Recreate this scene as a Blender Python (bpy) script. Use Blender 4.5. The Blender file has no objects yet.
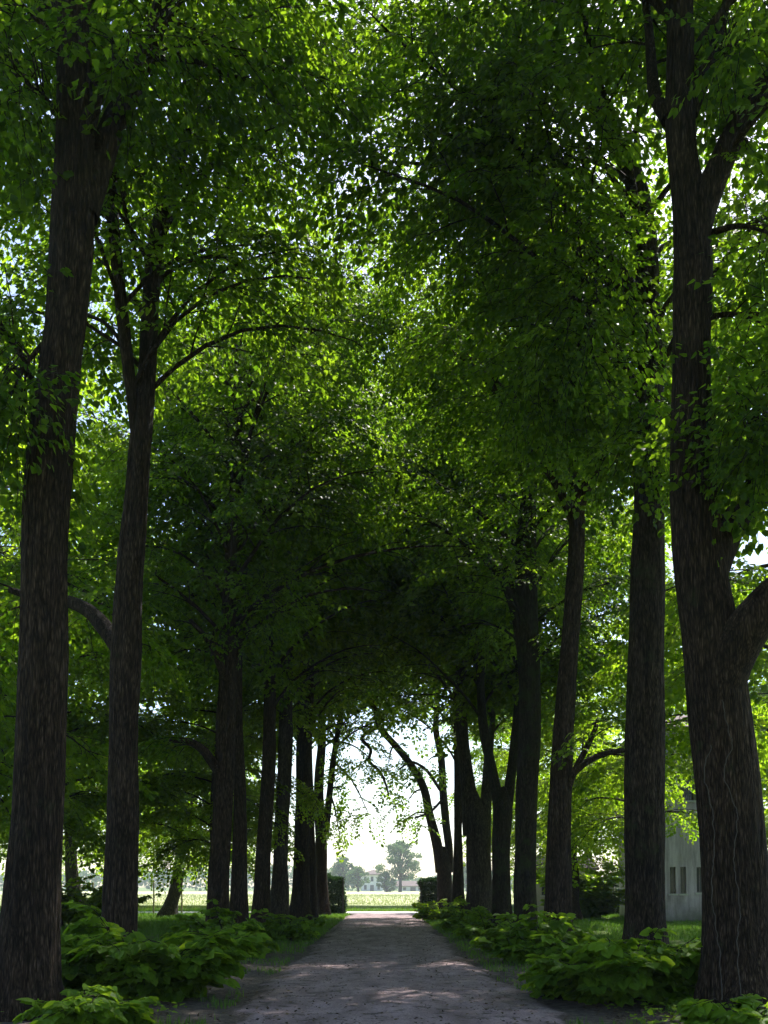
import bpy, math, numpy as np
from math import radians as rad, pi
rng = np.random.default_rng(11)
SC = bpy.context.scene
COL = SC.collection

# ------------------------------------------------------------------ camera model
F, HOR, EYE, PITCH = 1000.0, 887.0, 1.6, rad(3.0)
V0 = HOR - F*math.tan(PITCH)
def px(u, v, d):
    """world point on the vertical plane Y = d that the photograph shows at (u, v)"""
    a, b = (u-383.0)/F, (V0-v)/F
    dy = math.cos(PITCH) - b*math.sin(PITCH); dz = math.sin(PITCH) + b*math.cos(PITCH)
    t = d/dy
    return np.array([a*t, d, EYE + dz*t])

# ------------------------------------------------------------------ helpers
def norm(v):
    v = np.asarray(v, float); return v/np.maximum(np.linalg.norm(v, axis=-1, keepdims=True), 1e-9)
def _hash(i, j, k):
    n = (i*374761393 + j*668265263 + k*2147483647) & 0xffffffff
    n = ((n ^ (n >> 13))*1274126177) & 0xffffffff
    return ((n ^ (n >> 16)) & 0xffff)/65535.0
def vnoise(x, y, z):
    xi, yi, zi = (np.floor(a).astype(np.int64) for a in (x, y, z))
    fx, fy, fz = x-xi, y-yi, z-zi
    fx, fy, fz = (f*f*(3-2*f) for f in (fx, fy, fz))
    r = 0
    for a in (0, 1):
        for b in (0, 1):
            for c in (0, 1):
                w = (fx if a else 1-fx)*(fy if b else 1-fy)*(fz if c else 1-fz)
                r = r + w*_hash(xi+a, yi+b, zi+c)
    return r

class MB:
    """collects vertices and faces (quads and triangles) of one mesh"""
    def __init__(s): s.v=[]; s.f=[]; s.n=0; s.m=[]; s.t=[]
    def add(s, v, f, mat=0, tone=None):
        v = np.asarray(v, np.float32).reshape(-1, 3); f = np.asarray(f, np.int64)
        s.v.append(v); s.f.append(f+s.n); s.m.append(np.full(len(f), mat, np.int32)); s.n += len(v)
        s.t.append(np.full(len(v), .5, np.float32) if tone is None else np.asarray(tone, np.float32))
    def box(s, lo, hi, mat=0):
        x0,y0,z0 = lo; x1,y1,z1 = hi
        v=[(x0,y0,z0),(x1,y0,z0),(x1,y1,z0),(x0,y1,z0),(x0,y0,z1),(x1,y0,z1),(x1,y1,z1),(x0,y1,z1)]
        s.add(v,[(0,3,2,1),(4,5,6,7),(0,1,5,4),(1,2,6,5),(2,3,7,6),(3,0,4,7)],mat)
    def tube(s, pts, rad_, n=6, mat=0, cap=True, disp=None):
        p = np.asarray(pts, float); r = np.asarray(rad_, float)
        if len(p) < 2: return
        t = norm(np.gradient(p, axis=0))
        ref = np.array([0., 1., 0.]) if abs(t[:, 1]).mean() < .8 else np.array([1., 0., 0.])
        a = norm(np.cross(np.broadcast_to(ref, t.shape), t)); b = np.cross(t, a)
        th = np.arange(n)*2*pi/n
        R = r[:, None]*np.ones(n)
        if disp is not None: R = R + disp(p, th, r)
        v = p[:, None] + R[..., None]*(np.cos(th)[None, :, None]*a[:, None] + np.sin(th)[None, :, None]*b[:, None])
        m = len(p); i = np.arange(m-1)[:, None]*n; j = np.arange(n)[None]; j2 = (j+1) % n
        f = np.stack([i+j, i+j2, i+n+j2, i+n+j], -1).reshape(-1, 4)
        s.add(v.reshape(-1, 3), f, mat)
        if cap:
            c = v[-1].mean(0) + t[-1]*r[-1]*.5
            k = (m-1)*n; base = np.vstack([v[-1], c[None]])
            s.add(base, np.array([(q, (q+1) % n, n, n) for q in range(n)])[:, :3], mat)
    def build(s, name, mats, parent=None, smooth=True, loc=None):
        me = bpy.data.meshes.new(name)
        V = np.concatenate(s.v); q = [f for f in s.f]
        nf = sum(len(f) for f in q)
        tot = np.concatenate([np.full(len(f), f.shape[1], np.int32) for f in q])
        idx = np.concatenate([f.ravel() for f in q]).astype(np.int32)
        if loc is not None: V = V - np.asarray(loc, np.float32)
        me.vertices.add(len(V)); me.vertices.foreach_set('co', V.astype(np.float32).ravel())
        me.loops.add(len(idx)); me.loops.foreach_set('vertex_index', idx)
        me.polygons.add(nf)
        st = np.zeros(nf, np.int32); st[1:] = np.cumsum(tot)[:-1]
        me.polygons.foreach_set('loop_start', st)
        me.polygons.foreach_set('material_index', np.concatenate(s.m))
        me.polygons.foreach_set('use_smooth', np.full(nf, smooth, bool))
        at = me.attributes.new('tone', 'FLOAT', 'POINT'); at.data.foreach_set('value', np.concatenate(s.t))
        for m in (mats if isinstance(mats, (list, tuple)) else [mats]): me.materials.append(m)
        me.update(calc_edges=True)
        o = bpy.data.objects.new(name, me); COL.objects.link(o)
        if parent is not None: o.parent = parent
        elif loc is not None: o.location = loc
        return o

def tag(o, label=None, cat=None, group=None, kind=None):
    if label: o['label'] = label
    if cat: o['category'] = cat
    if group: o['group'] = group
    if kind: o['kind'] = kind
    return o
def empty(name, loc, label, cat, group=None):
    o = bpy.data.objects.new(name, None); COL.objects.link(o); o.location = loc; o.empty_display_size = .3
    return tag(o, label, cat, group)

# ------------------------------------------------------------------ materials
def mat(name):
    m = bpy.data.materials.new(name); m.use_nodes = True; nt = m.node_tree
    for n in list(nt.nodes): nt.nodes.remove(n)
    out = nt.nodes.new('ShaderNodeOutputMaterial')
    N = lambda t, **k: _n(nt, t, k)
    return m, nt, N, out
def _n(nt, t, k):
    n = nt.nodes.new('ShaderNode'+t)
    for a, b in k.items(): setattr(n, a, b)
    return n
def ramp(nt, src, stops):
    r = nt.nodes.new('ShaderNodeValToRGB'); e = r.color_ramp.elements
    while len(e) > 1: e.remove(e[-1])
    e[0].position = stops[0][0]; e[0].color = (*stops[0][1], 1)
    for p, c in stops[1:]:
        x = e.new(p); x.color = (*c, 1)
    nt.links.new(src, r.inputs[0]); return r.outputs[0]
def noise(nt, scale, vec=None, detail=5, rough=.55, stretch=None):
    n = nt.nodes.new('ShaderNodeTexNoise'); n.inputs['Scale'].default_value = scale
    n.inputs['Detail'].default_value = detail; n.inputs['Roughness'].default_value = rough
    if vec is None:
        tc = nt.nodes.new('ShaderNodeTexCoord'); vec = tc.outputs['Object']
    if stretch:
        mp = nt.nodes.new('ShaderNodeMapping'); mp.inputs['Scale'].default_value = stretch
        nt.links.new(vec, mp.inputs[0]); vec = mp.outputs[0]
    nt.links.new(vec, n.inputs['Vector']); return n.outputs['Fac']
def mixc(nt, fac, a, b, mode='MIX'):
    m = nt.nodes.new('ShaderNodeMix'); m.data_type = 'RGBA'; m.blend_type = mode
    if isinstance(fac, (int, float)): m.inputs[0].default_value = fac
    else: nt.links.new(fac, m.inputs[0])
    for k, c in ((6, a), (7, b)):
        if isinstance(c, tuple): m.inputs[k].default_value = (*c, 1)
        else: nt.links.new(c, m.inputs[k])
    return m.outputs[2]
def surface(nt, N, out, col, rough=.9, bump=None, bstr=.5, bdist=.02, spec=.25):
    p = N('BsdfPrincipled'); p.inputs['Roughness'].default_value = rough
    p.inputs['Specular IOR Level'].default_value = spec
    if isinstance(col, tuple): p.inputs['Base Color'].default_value = (*col, 1)
    else: nt.links.new(col, p.inputs['Base Color'])
    if bump is not None:
        b = N('Bump'); b.inputs['Strength'].default_value = bstr; b.inputs['Distance'].default_value = bdist
        nt.links.new(bump, b.inputs['Height']); nt.links.new(b.outputs[0], p.inputs['Normal'])
    nt.links.new(p.outputs[0], out.inputs[0]); return p

def leaf_mat(name, dark, light, tdark, tlight, trans=.5, rough=.42):
    m, nt, N, out = mat(name)
    a = N('Attribute'); a.attribute_name = 'tone'
    c1 = ramp(nt, a.outputs['Fac'], [(0, dark), (1, light)])
    c2 = ramp(nt, a.outputs['Fac'], [(0, tdark), (1, tlight)])
    p = N('BsdfPrincipled'); p.inputs['Roughness'].default_value = rough+.08; p.inputs['Specular IOR Level'].default_value = .16
    t = N('BsdfTranslucent'); mx = N('MixShader'); mx.inputs[0].default_value = trans
    L = nt.links.new
    L(c1, p.inputs['Base Color']); L(c2, t.inputs['Color']); L(p.outputs[0], mx.inputs[1]); L(t.outputs[0], mx.inputs[2]); L(mx.outputs[0], out.inputs[0])
    return m
M = {}
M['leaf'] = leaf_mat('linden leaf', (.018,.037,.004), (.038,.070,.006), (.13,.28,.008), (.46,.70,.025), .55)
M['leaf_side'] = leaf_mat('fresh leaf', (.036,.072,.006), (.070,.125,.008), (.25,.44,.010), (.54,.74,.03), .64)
M['leaf_bush'] = leaf_mat('sucker leaf', (.060,.125,.012), (.16,.28,.020), (.16,.32,.008), (.46,.66,.03), .45, .45)
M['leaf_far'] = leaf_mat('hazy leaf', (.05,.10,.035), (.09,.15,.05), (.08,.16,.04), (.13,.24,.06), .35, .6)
M['leaf_hedge'] = leaf_mat('hedge leaf', (.030,.065,.020), (.060,.115,.030), (.03,.07,.02), (.06,.13,.03), .25)
M['grass'] = leaf_mat('grass blade', (.055,.12,.02), (.13,.21,.035), (.10,.25,.02), (.24,.42,.04), .4, .5)
M['crop'] = leaf_mat('crop blade', (.10,.17,.05), (.34,.36,.17), (.14,.24,.05), (.34,.38,.15), .35, .6)
M['reed'] = leaf_mat('dry stalk', (.18,.16,.09), (.32,.28,.17), (.16,.14,.07), (.3,.26,.13), .3, .6)
M['litter'] = leaf_mat('fallen leaf', (.05,.035,.024), (.16,.115,.07), (.03,.02,.01), (.07,.04,.02), .12, .7)

def bark_mat(name, c0, c1, c2, moss=None, mossamt=.5, scale=1.0):
    m, nt, N, out = mat(name)
    n1 = noise(nt, 22*scale, stretch=(1, 1, .13), detail=9, rough=.68)
    n2 = noise(nt, 1.1, detail=4, stretch=(1, 1, .6))
    n3 = noise(nt, 70*scale, stretch=(1, 1, .4), detail=3)
    tc = N('TexCoord'); wv = N('Mapping'); wv.inputs['Scale'].default_value = (1, 1, .14); nt.links.new(tc.outputs['Object'], wv.inputs[0])
    dn = N('TexNoise'); dn.inputs['Scale'].default_value = 6; nt.links.new(wv.outputs[0], dn.inputs['Vector'])
    ws = N('VectorMath', operation='MULTIPLY_ADD'); nt.links.new(dn.outputs['Color'], ws.inputs[0]); ws.inputs[1].default_value = (.10, .10, .10); nt.links.new(wv.outputs[0], ws.inputs[2])
    vo = N('TexVoronoi'); vo.feature = 'DISTANCE_TO_EDGE'; vo.inputs['Scale'].default_value = 36*scale; nt.links.new(ws.outputs[0], vo.inputs['Vector'])
    rdg = N('MapRange'); nt.links.new(vo.outputs[0], rdg.inputs[0]); rdg.inputs[2].default_value = .35
    hm = N('Math', operation='MULTIPLY_ADD'); nt.links.new(rdg.outputs[0], hm.inputs[0]); hm.inputs[1].default_value = .26; nt.links.new(n1, hm.inputs[2])
    c = ramp(nt, hm.outputs[0], [(.46, c0), (.68, c1), (.90, c2)])  # furrows go darker with the relief: crevice shade put into the bark colour
    c = mixc(nt, .6, c, ramp(nt, n2, [(.3, (.5,.48,.44)), (.7, (1.35,1.28,1.2))]), 'MULTIPLY')
    if moss:
        c = mixc(nt, ramp(nt, noise(nt, 2.2, detail=6, rough=.7), [(.62-mossamt*.3, (0,0,0)), (.75-mossamt*.3, (1,1,1))]), c, moss)
    h2 = N('Math', operation='MULTIPLY_ADD'); nt.links.new(n3, h2.inputs[0]); h2.inputs[1].default_value = .3; nt.links.new(hm.outputs[0], h2.inputs[2])
    surface(nt, N, out, c, .92, h2.outputs[0], 1.0, .05, .2)
    return m
M['bark'] = bark_mat('furrowed bark', (.010,.006,.004), (.044,.029,.019), (.12,.084,.060), (.030,.036,.014), .05)
M['bark_moss'] = bark_mat('mossy bark', (.010,.007,.005), (.036,.028,.020), (.08,.066,.048), (.030,.040,.012), .4)
M['bark_green'] = bark_mat('faintly mossy bark', (.009,.006,.004), (.040,.028,.019), (.108,.079,.056), (.034,.040,.016), .22)
M['bark_pale'] = bark_mat('pale bark', (.020,.016,.012), (.072,.058,.045), (.15,.125,.10))
M['twig'] = bark_mat('twig bark', (.02,.015,.011), (.04,.031,.024), (.07,.057,.045), scale=2)

def simple(name, c0, c1, sc=3, rough=.85, bstr=.2, stretch=None, bd=.01):
    m, nt, N, out = mat(name)
    n = noise(nt, sc, detail=8, rough=.65, stretch=stretch)
    surface(nt, N, out, ramp(nt, n, [(.3, c0), (.7, c1)]), rough, n, bstr, bd)
    return m
M['iron'] = simple('weathered iron', (.03,.03,.03), (.07,.065,.06), 12, .6)
M['stake'] = simple('wooden stake', (.22,.17,.12), (.36,.29,.21), 8)
M['creeper'] = simple('creeper stem', (.05,.042,.034), (.10,.088,.075), 8)
M['roof'] = simple('clay roof tiles', (.085,.06,.055), (.15,.105,.095), 6, bstr=.5)
M['white'] = simple('whitewashed wall', (.66,.64,.60), (.80,.78,.74), 1.2)
M['plaster2'] = simple('beige render', (.30,.27,.23), (.42,.38,.33), 1.5)
M['shutter'] = simple('brown grey shutter', (.09,.08,.08), (.15,.13,.13), 10)
M['sill'] = simple('stone sill', (.38,.37,.36), (.5,.49,.48), 5)
M['wire'] = simple('cable', (.03,.03,.03), (.05,.05,.05), 5)
M['asphalt'] = simple('pale gravel', (.42,.38,.36), (.60,.55,.52), 14, bstr=.4)
m, nt, N, out = mat('window glass'); surface(nt, N, out, (.03,.035,.04), .12, spec=.6); M['glass'] = m
# stained lilac grey plaster of the villa
m, nt, N, out = mat('stained plaster')
st = ramp(nt, noise(nt, 3, stretch=(1.2, 1.2, .18), detail=7, rough=.7), [(.35, (.26,.225,.255)), (.6, (.50,.435,.49))])
tc = N('TexCoord'); sx = N('SeparateXYZ'); nt.links.new(tc.outputs['Object'], sx.inputs[0])
ad = N('Math', operation='MULTIPLY_ADD'); nt.links.new(noise(nt, 1.6, detail=5), ad.inputs[0]); ad.inputs[1].default_value = 1.6; nt.links.new(sx.outputs[2], ad.inputs[2])
low = ramp(nt, ad.outputs[0], [(.95, (1,1,1)), (1.0, (0,0,0))])
low_mix = N('MapRange'); nt.links.new(ad.outputs[0], low_mix.inputs[0]); low_mix.inputs[1].default_value = .8; low_mix.inputs[2].default_value = 2.0; low_mix.inputs[3].default_value = 1; low_mix.inputs[4].default_value = 0
c = mixc(nt, low_mix.outputs[0], st, (.12,.12,.105))
surface(nt, N, out, c, .92, noise(nt, 25), .3, .01); M['plaster'] = m

# ground: leaf mould between the rows, grass farther out
m, nt, N, out = mat('ground soil and grass')
tc = N('TexCoord'); sx = N('SeparateXYZ'); nt.links.new(tc.outputs['Object'], sx.inputs[0])
soil = ramp(nt, noise(nt, 9, detail=10, rough=.7), [(.32, (.045,.034,.028)), (.5, (.10,.078,.065)), (.68, (.19,.15,.125))])
grs = ramp(nt, noise(nt, 6, detail=8, rough=.7), [(.3, (.06,.085,.022)), (.7, (.16,.22,.05))])
ab = N('Math', operation='ABSOLUTE'); nt.links.new(sx.outputs[0], ab.inputs[0])
nn = N('Math', operation='MULTIPLY_ADD'); nt.links.new(noise(nt, .6, detail=6, rough=.65), nn.inputs[0]); nn.inputs[1].default_value = 7.0; nt.links.new(ab.outputs[0], nn.inputs[2])
mr = N('MapRange'); nt.links.new(nn.outputs[0], mr.inputs[0]); mr.inputs[1].default_value = 8.3; mr.inputs[2].default_value = 9.6
far = N('MapRange'); nt.links.new(sx.outputs[1], far.inputs[0]); far.inputs[1].default_value = 56; far.inputs[2].default_value = 60
mx = N('Math', operation='MAXIMUM'); nt.links.new(mr.outputs[0], mx.inputs[0]); nt.links.new(far.outputs[0], mx.inputs[1])
surface(nt, N, out, mixc(nt, mx.outputs[0], soil, grs), .95, noise(nt, 18, detail=8, rough=.7), .8, .05); M['ground'] = m
# compacted gravel path, worn tracks paler than the crown
m, nt, N, out = mat('compacted gravel')
tc = N('TexCoord')
g1 = noise(nt, 1.1, detail=9, rough=.68, stretch=(1.6, .55, 1))
g2 = noise(nt, 42, detail=4, rough=.7)
c = ramp(nt, g1, [(.30, (.165,.115,.112)), (.48, (.26,.19,.193)), (.66, (.36,.268,.275))])
c = mixc(nt, .75, c, ramp(nt, g2, [(.34, (.50,.48,.46)), (.5, (1,1,1)), (.68, (1.55,1.5,1.5))]), 'MULTIPLY')
g3 = noise(nt, 3.4, detail=7, rough=.7)
c = mixc(nt, ramp(nt, g3, [(.54, (0,0,0)), (.64, (1,1,1))]), c, (.085,.066,.058))
at = N('Attribute'); at.attribute_name = 'tone'
g4 = noise(nt, 2.2, detail=8, rough=.72)
em = N('Math', operation='MULTIPLY_ADD'); nt.links.new(g4, em.inputs[0]); em.inputs[1].default_value = 1.1; nt.links.new(at.outputs['Fac'], em.inputs[2])
em2 = N('MapRange'); nt.links.new(em.outputs[0], em2.inputs[0]); em2.inputs[1].default_value = .66; em2.inputs[2].default_value = .86
soil2 = ramp(nt, noise(nt, 14, detail=9, rough=.75), [(.34, (.040,.029,.024)), (.5, (.085,.064,.054)), (.66, (.20,.16,.135))])
c = mixc(nt, em2.outputs[0], soil2, c)
hh = N('Math', operation='MULTIPLY_ADD'); nt.links.new(g2, hh.inputs[0]); hh.inputs[1].default_value = .3; nt.links.new(g1, hh.inputs[2])
surface(nt, N, out, c, .93, hh.outputs[0], .5, .025, .15); M['path'] = m
m, nt, N, out = mat('crop soil'); surface(nt, N, out, ramp(nt, noise(nt, .35, detail=9, rough=.7), [(.3, (.38,.40,.19)), (.7, (.43,.44,.24))]), .95, noise(nt, 8, detail=6), .3, .05); M['crop_top'] = m

# ------------------------------------------------------------------ leaves and sprays
def leaf_shape(kind):
    if kind == 'hi':      # heart shaped, folded along the midrib, tip drooping
        v = np.array([(0,0,0),(.40,.02,.05),(.50,.36,.02),(.30,.74,-.06),(0,1,-.20),(-.30,.74,-.06),(-.50,.36,.02),(-.40,.02,.05),(0,.45,-.08)], float)
        f = np.array([(0,1,2,8),(8,2,3,4),(8,4,5,6),(0,8,6,7)])
    elif kind == 'mid':
        v = np.array([(0,0,0),(.44,.22,.05),(.30,.62,-.03),(0,1,-.16),(-.30,.62,-.03),(-.44,.22,.05)], float)
        f = np.array([(0,1,2,3),(0,3,4,5)])
    else:
        v = np.array([(0,0,0),(.42,.42,.03),(0,1,-.10),(-.42,.42,.03)], float)
        f = np.array([(0,1,2,3)])
    return v, f
def leaves(mb, P, D, Nn, S, tone, kind='mid', mat=0):
    """P base, D direction of the midrib, Nn upward normal, S length"""
    lv, lf = leaf_shape(kind)
    D = norm(D); X = norm(np.cross(D, Nn)); Z = np.cross(X, D)
    v = P[:, None] + S[:, None, None]*(lv[None, :, 0:1]*X[:, None] + lv[None, :, 1:2]*D[:, None] + lv[None, :, 2:3]*Z[:, None])
    k = len(P); f = (lf[None] + (np.arange(k)*len(lv))[:, None, None]).reshape(-1, 4)
    mb.add(v.reshape(-1, 3), f, mat, np.repeat(tone, len(lv)))

def spray_template(r, size, L=.95, gap=.085, wid=.40, droop=.35):
    """a flat drooping twig with side twigs; returns leaf arrays and twig segments (x outward, z up)"""
    P, D, Nn, S, seg = [], [], [], [], []
    def z(x): return -droop*x*x
    n = int(L/.12); side = 1
    def putleaf(p, ang, s):
        d = np.array([math.cos(ang), math.sin(ang), -r.uniform(.3, .75)])
        P.append(p + r.normal(0, .008, 3)); D.append(d)
        Nn.append(np.array([r.normal(0, .16), r.normal(0, .16), 1.0])); S.append(size*r.uniform(.7, 1.15)*s)
    main = [np.array([x, .03*math.sin(x*5), z(x)]) for x in np.linspace(0, L, 5)]
    seg += [(main[i], main[i+1], .007-.001*i) for i in range(4)]
    for i in range(n):
        x = .10 + i*(L-.12)/n; side = -side
        b = np.array([x, .03*math.sin(x*5), z(x)])
        l = wid*(1-.65*x/L)*r.uniform(.7, 1.1); a = side*rad(r.uniform(42, 62))
        e = b + np.array([math.cos(a)*l, math.sin(a)*l, -l*r.uniform(.1, .4)])
        seg.append((b, e, .004))
        for k in range(max(2, int(l/gap))):
            t = (k+.6)/max(2, int(l/gap)); sd = 1 if k % 2 else -1
            putleaf(b+(e-b)*t, a + sd*rad(r.uniform(25, 70)), 1)
        putleaf(e, a, 1.1)
    for k in range(4):
        putleaf(main[-1]*(1-.02*k), r.uniform(-.8, .8), 1.1)
    return (np.array(P), np.array(D), np.array(Nn), np.array(S), seg)

_tr = np.random.default_rng(3)
SPR = {'near': [spray_template(_tr, .098, gap=.066, L=1.05, wid=.44, droop=.42) for _ in range(7)],
       'mid': [spray_template(_tr, .128, gap=.086, L=1.1, wid=.45, droop=.42) for _ in range(7)],
       'far': [spray_template(_tr, .16, L=1.15, gap=.13, wid=.5) for _ in range(5)],
       'bush': [spray_template(_tr, .135, L=.75, gap=.11, wid=.30, droop=.25) for _ in range(6)]}
def place_sprays(mb, tmpl, P, DIR, r, scale=(.8, 1.2), kind='mid', twigs=True, tone=(.40, .48), matn=0):
    """P positions, DIR outward directions"""
    P = np.asarray(P); DIR = norm(DIR); k = len(P)
    if not k: return
    which = r.integers(0, len(tmpl), k)
    X = DIR; up = np.array([0, 0, 1.0]) + r.normal(0, .22, (k, 3))
    Y = norm(np.cross(up, X)); Z = np.cross(X, Y)
    sc = r.uniform(*scale, k); base = np.clip(r.normal(tone[0], tone[1]*.6, k), 0, 1)
    for w in range(len(tmpl)):
        s = which == w
        if not s.any(): continue
        p, d, nn, S, seg = tmpl[w]
        R = np.stack([X[s], Y[s], Z[s]], -1)            # columns
        q = int(s.sum()); m = len(p)
        tp = P[s][:, None] + sc[s][:, None, None]*np.einsum('kij,mj->kmi', R, p)
        td = np.einsum('kij,mj->kmi', R, d); tn = np.einsum('kij,mj->kmi', R, nn)
        tS = S[None]*sc[s][:, None]*r.uniform(.85, 1.15, (q, m))
        tone_ = np.clip(base[s][:, None] + r.normal(0, .13, (q, m)), 0, 1)
        keep = (r.random((q, m)) > .06).ravel()
        leaves(mb, tp.reshape(-1, 3)[keep], td.reshape(-1, 3)[keep], tn.reshape(-1, 3)[keep], tS.ravel()[keep], tone_.ravel()[keep], kind, matn)
        if twigs:
            for a, b, w_ in seg[:4]:
                A = P[s] + sc[s][:, None]*(R@a); B = P[s] + sc[s][:, None]*(R@b)
                o1, o2, o3 = Z[s]*w_, Y[s]*w_-Z[s]*w_*.5, -Y[s]*w_-Z[s]*w_*.5
                v = np.stack([A+o1, A+o2, A+o3, B+o1, B+o2, B+o3], 1)
                f = np.array([(0,1,4,3),(1,2,5,4),(2,0,3,5)])[None] + (np.arange(q)*6)[:, None, None]
                mb.add(v.reshape(-1, 3), f.reshape(-1, 4), 1)

def resample(pts, n):
    p = np.asarray(pts, float); s = np.r_[0, np.cumsum(np.linalg.norm(np.diff(p[:, :3], axis=0), axis=1))]
    t = np.linspace(0, s[-1], n)
    # smooth (Catmull-like) by cubic hermite
    m = np.gradient(p, s, axis=0)
    k = np.clip(np.searchsorted(s, t, 'right')-1, 0, len(s)-2)
    h = (s[k+1]-s[k]); u = (t-s[k])/h
    h00, h10, h01, h11 = 2*u**3-3*u**2+1, u**3-2*u**2+u, -2*u**3+3*u**2, u**3-u**2
    return h00[:, None]*p[k] + (h10*h)[:, None]*m[k] + h01[:, None]*p[k+1] + (h11*h)[:, None]*m[k+1]

def arc(p0, az, el0, el1, L, n, r, wob=.10):
    """a limb that starts at elevation el0 and bends to el1"""
    pts = [np.array(p0, float)]; a = az
    for i in range(n):
        e = el0 + (el1-el0)*(i/max(1, n-1)); a += r.normal(0, wob)
        pts.append(pts[-1] + (L/n)*np.array([math.cos(e)*math.cos(a), math.cos(e)*math.sin(a), math.sin(e)]))
    return np.array(pts)

def bark_disp(amp, seed, flare=0, z0=0, lobes=5):
    def f(p, th, r):
        X = np.cos(th)[None]*r[:, None]; Y = np.sin(th)[None]*r[:, None]; Z = p[:, 2][:, None]+0*X
        n1 = vnoise(X*26+seed, Y*26, Z*2.0); n2 = vnoise(X*9+seed, Y*9+7, Z*.9); n3 = vnoise(X*2.5+seed, Y*2.5, Z*.7+3)
        d = amp*((1-np.abs(n1*2-1)*1.6)*.9 + (n2-.5)*1.2) + (n3-.5)*r[:, None]*.22
        if flare:
            g = np.exp(-(np.maximum(Z-z0, 0))/.45)
            d = d + g*flare*(.55+.45*np.cos(lobes*th[None]+seed+1.2*np.sin(2*th[None])))
        return d
    return f

# ------------------------------------------------------------------ trees
def floor_z(P):
    """lowest foliage of the avenue crowns: an arch over the path"""
    ax = np.abs(P[:, 0]); Y = P[:, 1]
    inner = np.where(Y > 46, 10.8, np.where(Y > 36, 11.2, 11.4)) - .35*np.maximum(ax-1, 0)
    row = np.where(Y < 21, 9.0, 7.6)
    outer = np.where(Y < 21, 6.2, 3.6)
    z = np.where(ax < 3.2, inner, np.where(ax < 6.0, row, outer))
    return z

def grow(stems, r, z_first, top, Rmax, spray, step=.55, floor=None, sparse=1.0, el=(45, 66), kind='mid', secstep=.5, leafmat='leaf', inner=1.0, side=0, wood=None, crown=None, extra=(), prof=None, lowdroop=.5, ymin=8.5, sprstep=.34):
    """limbs and sprays on leaders; stems: list of (pts(n,3), rad(n))"""
    wood = wood or MB(); crown = crown or MB()
    SP, SD = [], []
    def secondaries(pts, rr, start=.22):
        seglen = np.linalg.norm(np.diff(pts, axis=0), axis=1); s = np.r_[0, np.cumsum(seglen)]; L = s[-1]
        sd = 1; t = L*start
        while t < L*.98:
            i = min(np.searchsorted(s, t)-1, len(pts)-2); i = max(i, 0); u = (t-s[i])/max(seglen[i], 1e-6)
            p = pts[i]+(pts[i+1]-pts[i])*u; d = norm(pts[i+1]-pts[i]); sd = -sd
            az = math.atan2(d[1], d[0]) + sd*rad(r.uniform(38, 65))
            l2 = min(2.6, (.42*(L-t)+.75))*r.uniform(.7, 1.15)
            e0 = math.asin(np.clip(d[2], -.9, .9))*.5 + rad(r.uniform(-5, 18))
            q = arc(p, az, e0, e0-rad(r.uniform(25, 50)), l2, 4, r, .14)
            wood.tube(q, np.linspace(max(.012, rr[i]*.42), .006, len(q)), 4, 0, False)
            m = max(1, int(l2/sprstep)); sd2 = 1
            for k in range(m):
                w = (k+.5)/m*4; i2 = min(int(w), 3); pp = q[i2]+(q[i2+1]-q[i2])*(w-i2); dd = norm(q[i2+1]-q[i2]); sd2 = -sd2
                a2 = math.atan2(dd[1], dd[0]) + sd2*rad(r.uniform(20, 60))
                SP.append(pp); SD.append((math.cos(a2), math.sin(a2), r.uniform(-.45, .12)))
            SP.append(q[-1]); SD.append(norm(q[-1]-q[-2])+np.array([0, 0, -.15]))
            t += secstep*r.uniform(.7, 1.3)
        SP.append(pts[-1]); SD.append(norm(pts[-1]-pts[-2]))
    az = r.uniform(0, 6.28)
    for pts, rr in stems:
        z = max(z_first, pts[0][2]+.3)
        while z < pts[-1][2]-.15:
            i = int(np.clip(np.searchsorted(pts[:, 2], z)-1, 0, len(pts)-2)); u = (z-pts[i][2])/max(pts[i+1][2]-pts[i][2], .01)
            p = pts[i]+(pts[i+1]-pts[i])*u; rb = rr[i]
            t = (z-z_first)/(top-z_first)
            R = Rmax*(prof(t) if prof else (1.0-.10*(1-t) if t < .35 else max(.22, 1-.85*((t-.35)/.65)**1.6)))
            az += 2.4+r.normal(0, .3)
            R *= r.uniform(.75, 1.1)
            if side and math.cos(az)*side < -.3: R *= inner
            L = R*1.12
            e0 = rad(r.uniform(*el)); e1 = e0-rad(r.uniform(35, 60))*(1.25-lowdroop*t)
            n = max(4, int(L/.6)); q = arc(p, az, e0, e1, L, n, r, .09)
            r0 = min(rb*.45, .012+.009*L); w = np.linspace(1, 0, len(q)); rq = .009 + (r0-.009)*w**.8
            wood.tube(q, rq, 6 if r0 > .05 else 5, 0, False)
            secondaries(q, rq, .25)
            z += step*r.uniform(.7, 1.3)
        SP.append(pts[-1]); SD.append((.2, .1, .9))
    nfree = len(SP)
    for pts, rr, st in extra: secondaries(pts, rr, st)
    SP = np.array(SP, float); SD = np.array(SD, float)
    keep = r.random(len(SP)) < sparse
    if floor is not None:
        keep &= (SP[:, 2] > floor(SP) + r.normal(.4, .7, len(SP))) | (np.arange(len(SP)) >= nfree)
    keep &= SP[:, 1] > ymin
    place_sprays(crown, SPR[spray], SP[keep], SD[keep], r, kind=kind, scale=(.85, 1.3))
    return wood, crown, int(keep.sum())

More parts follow.
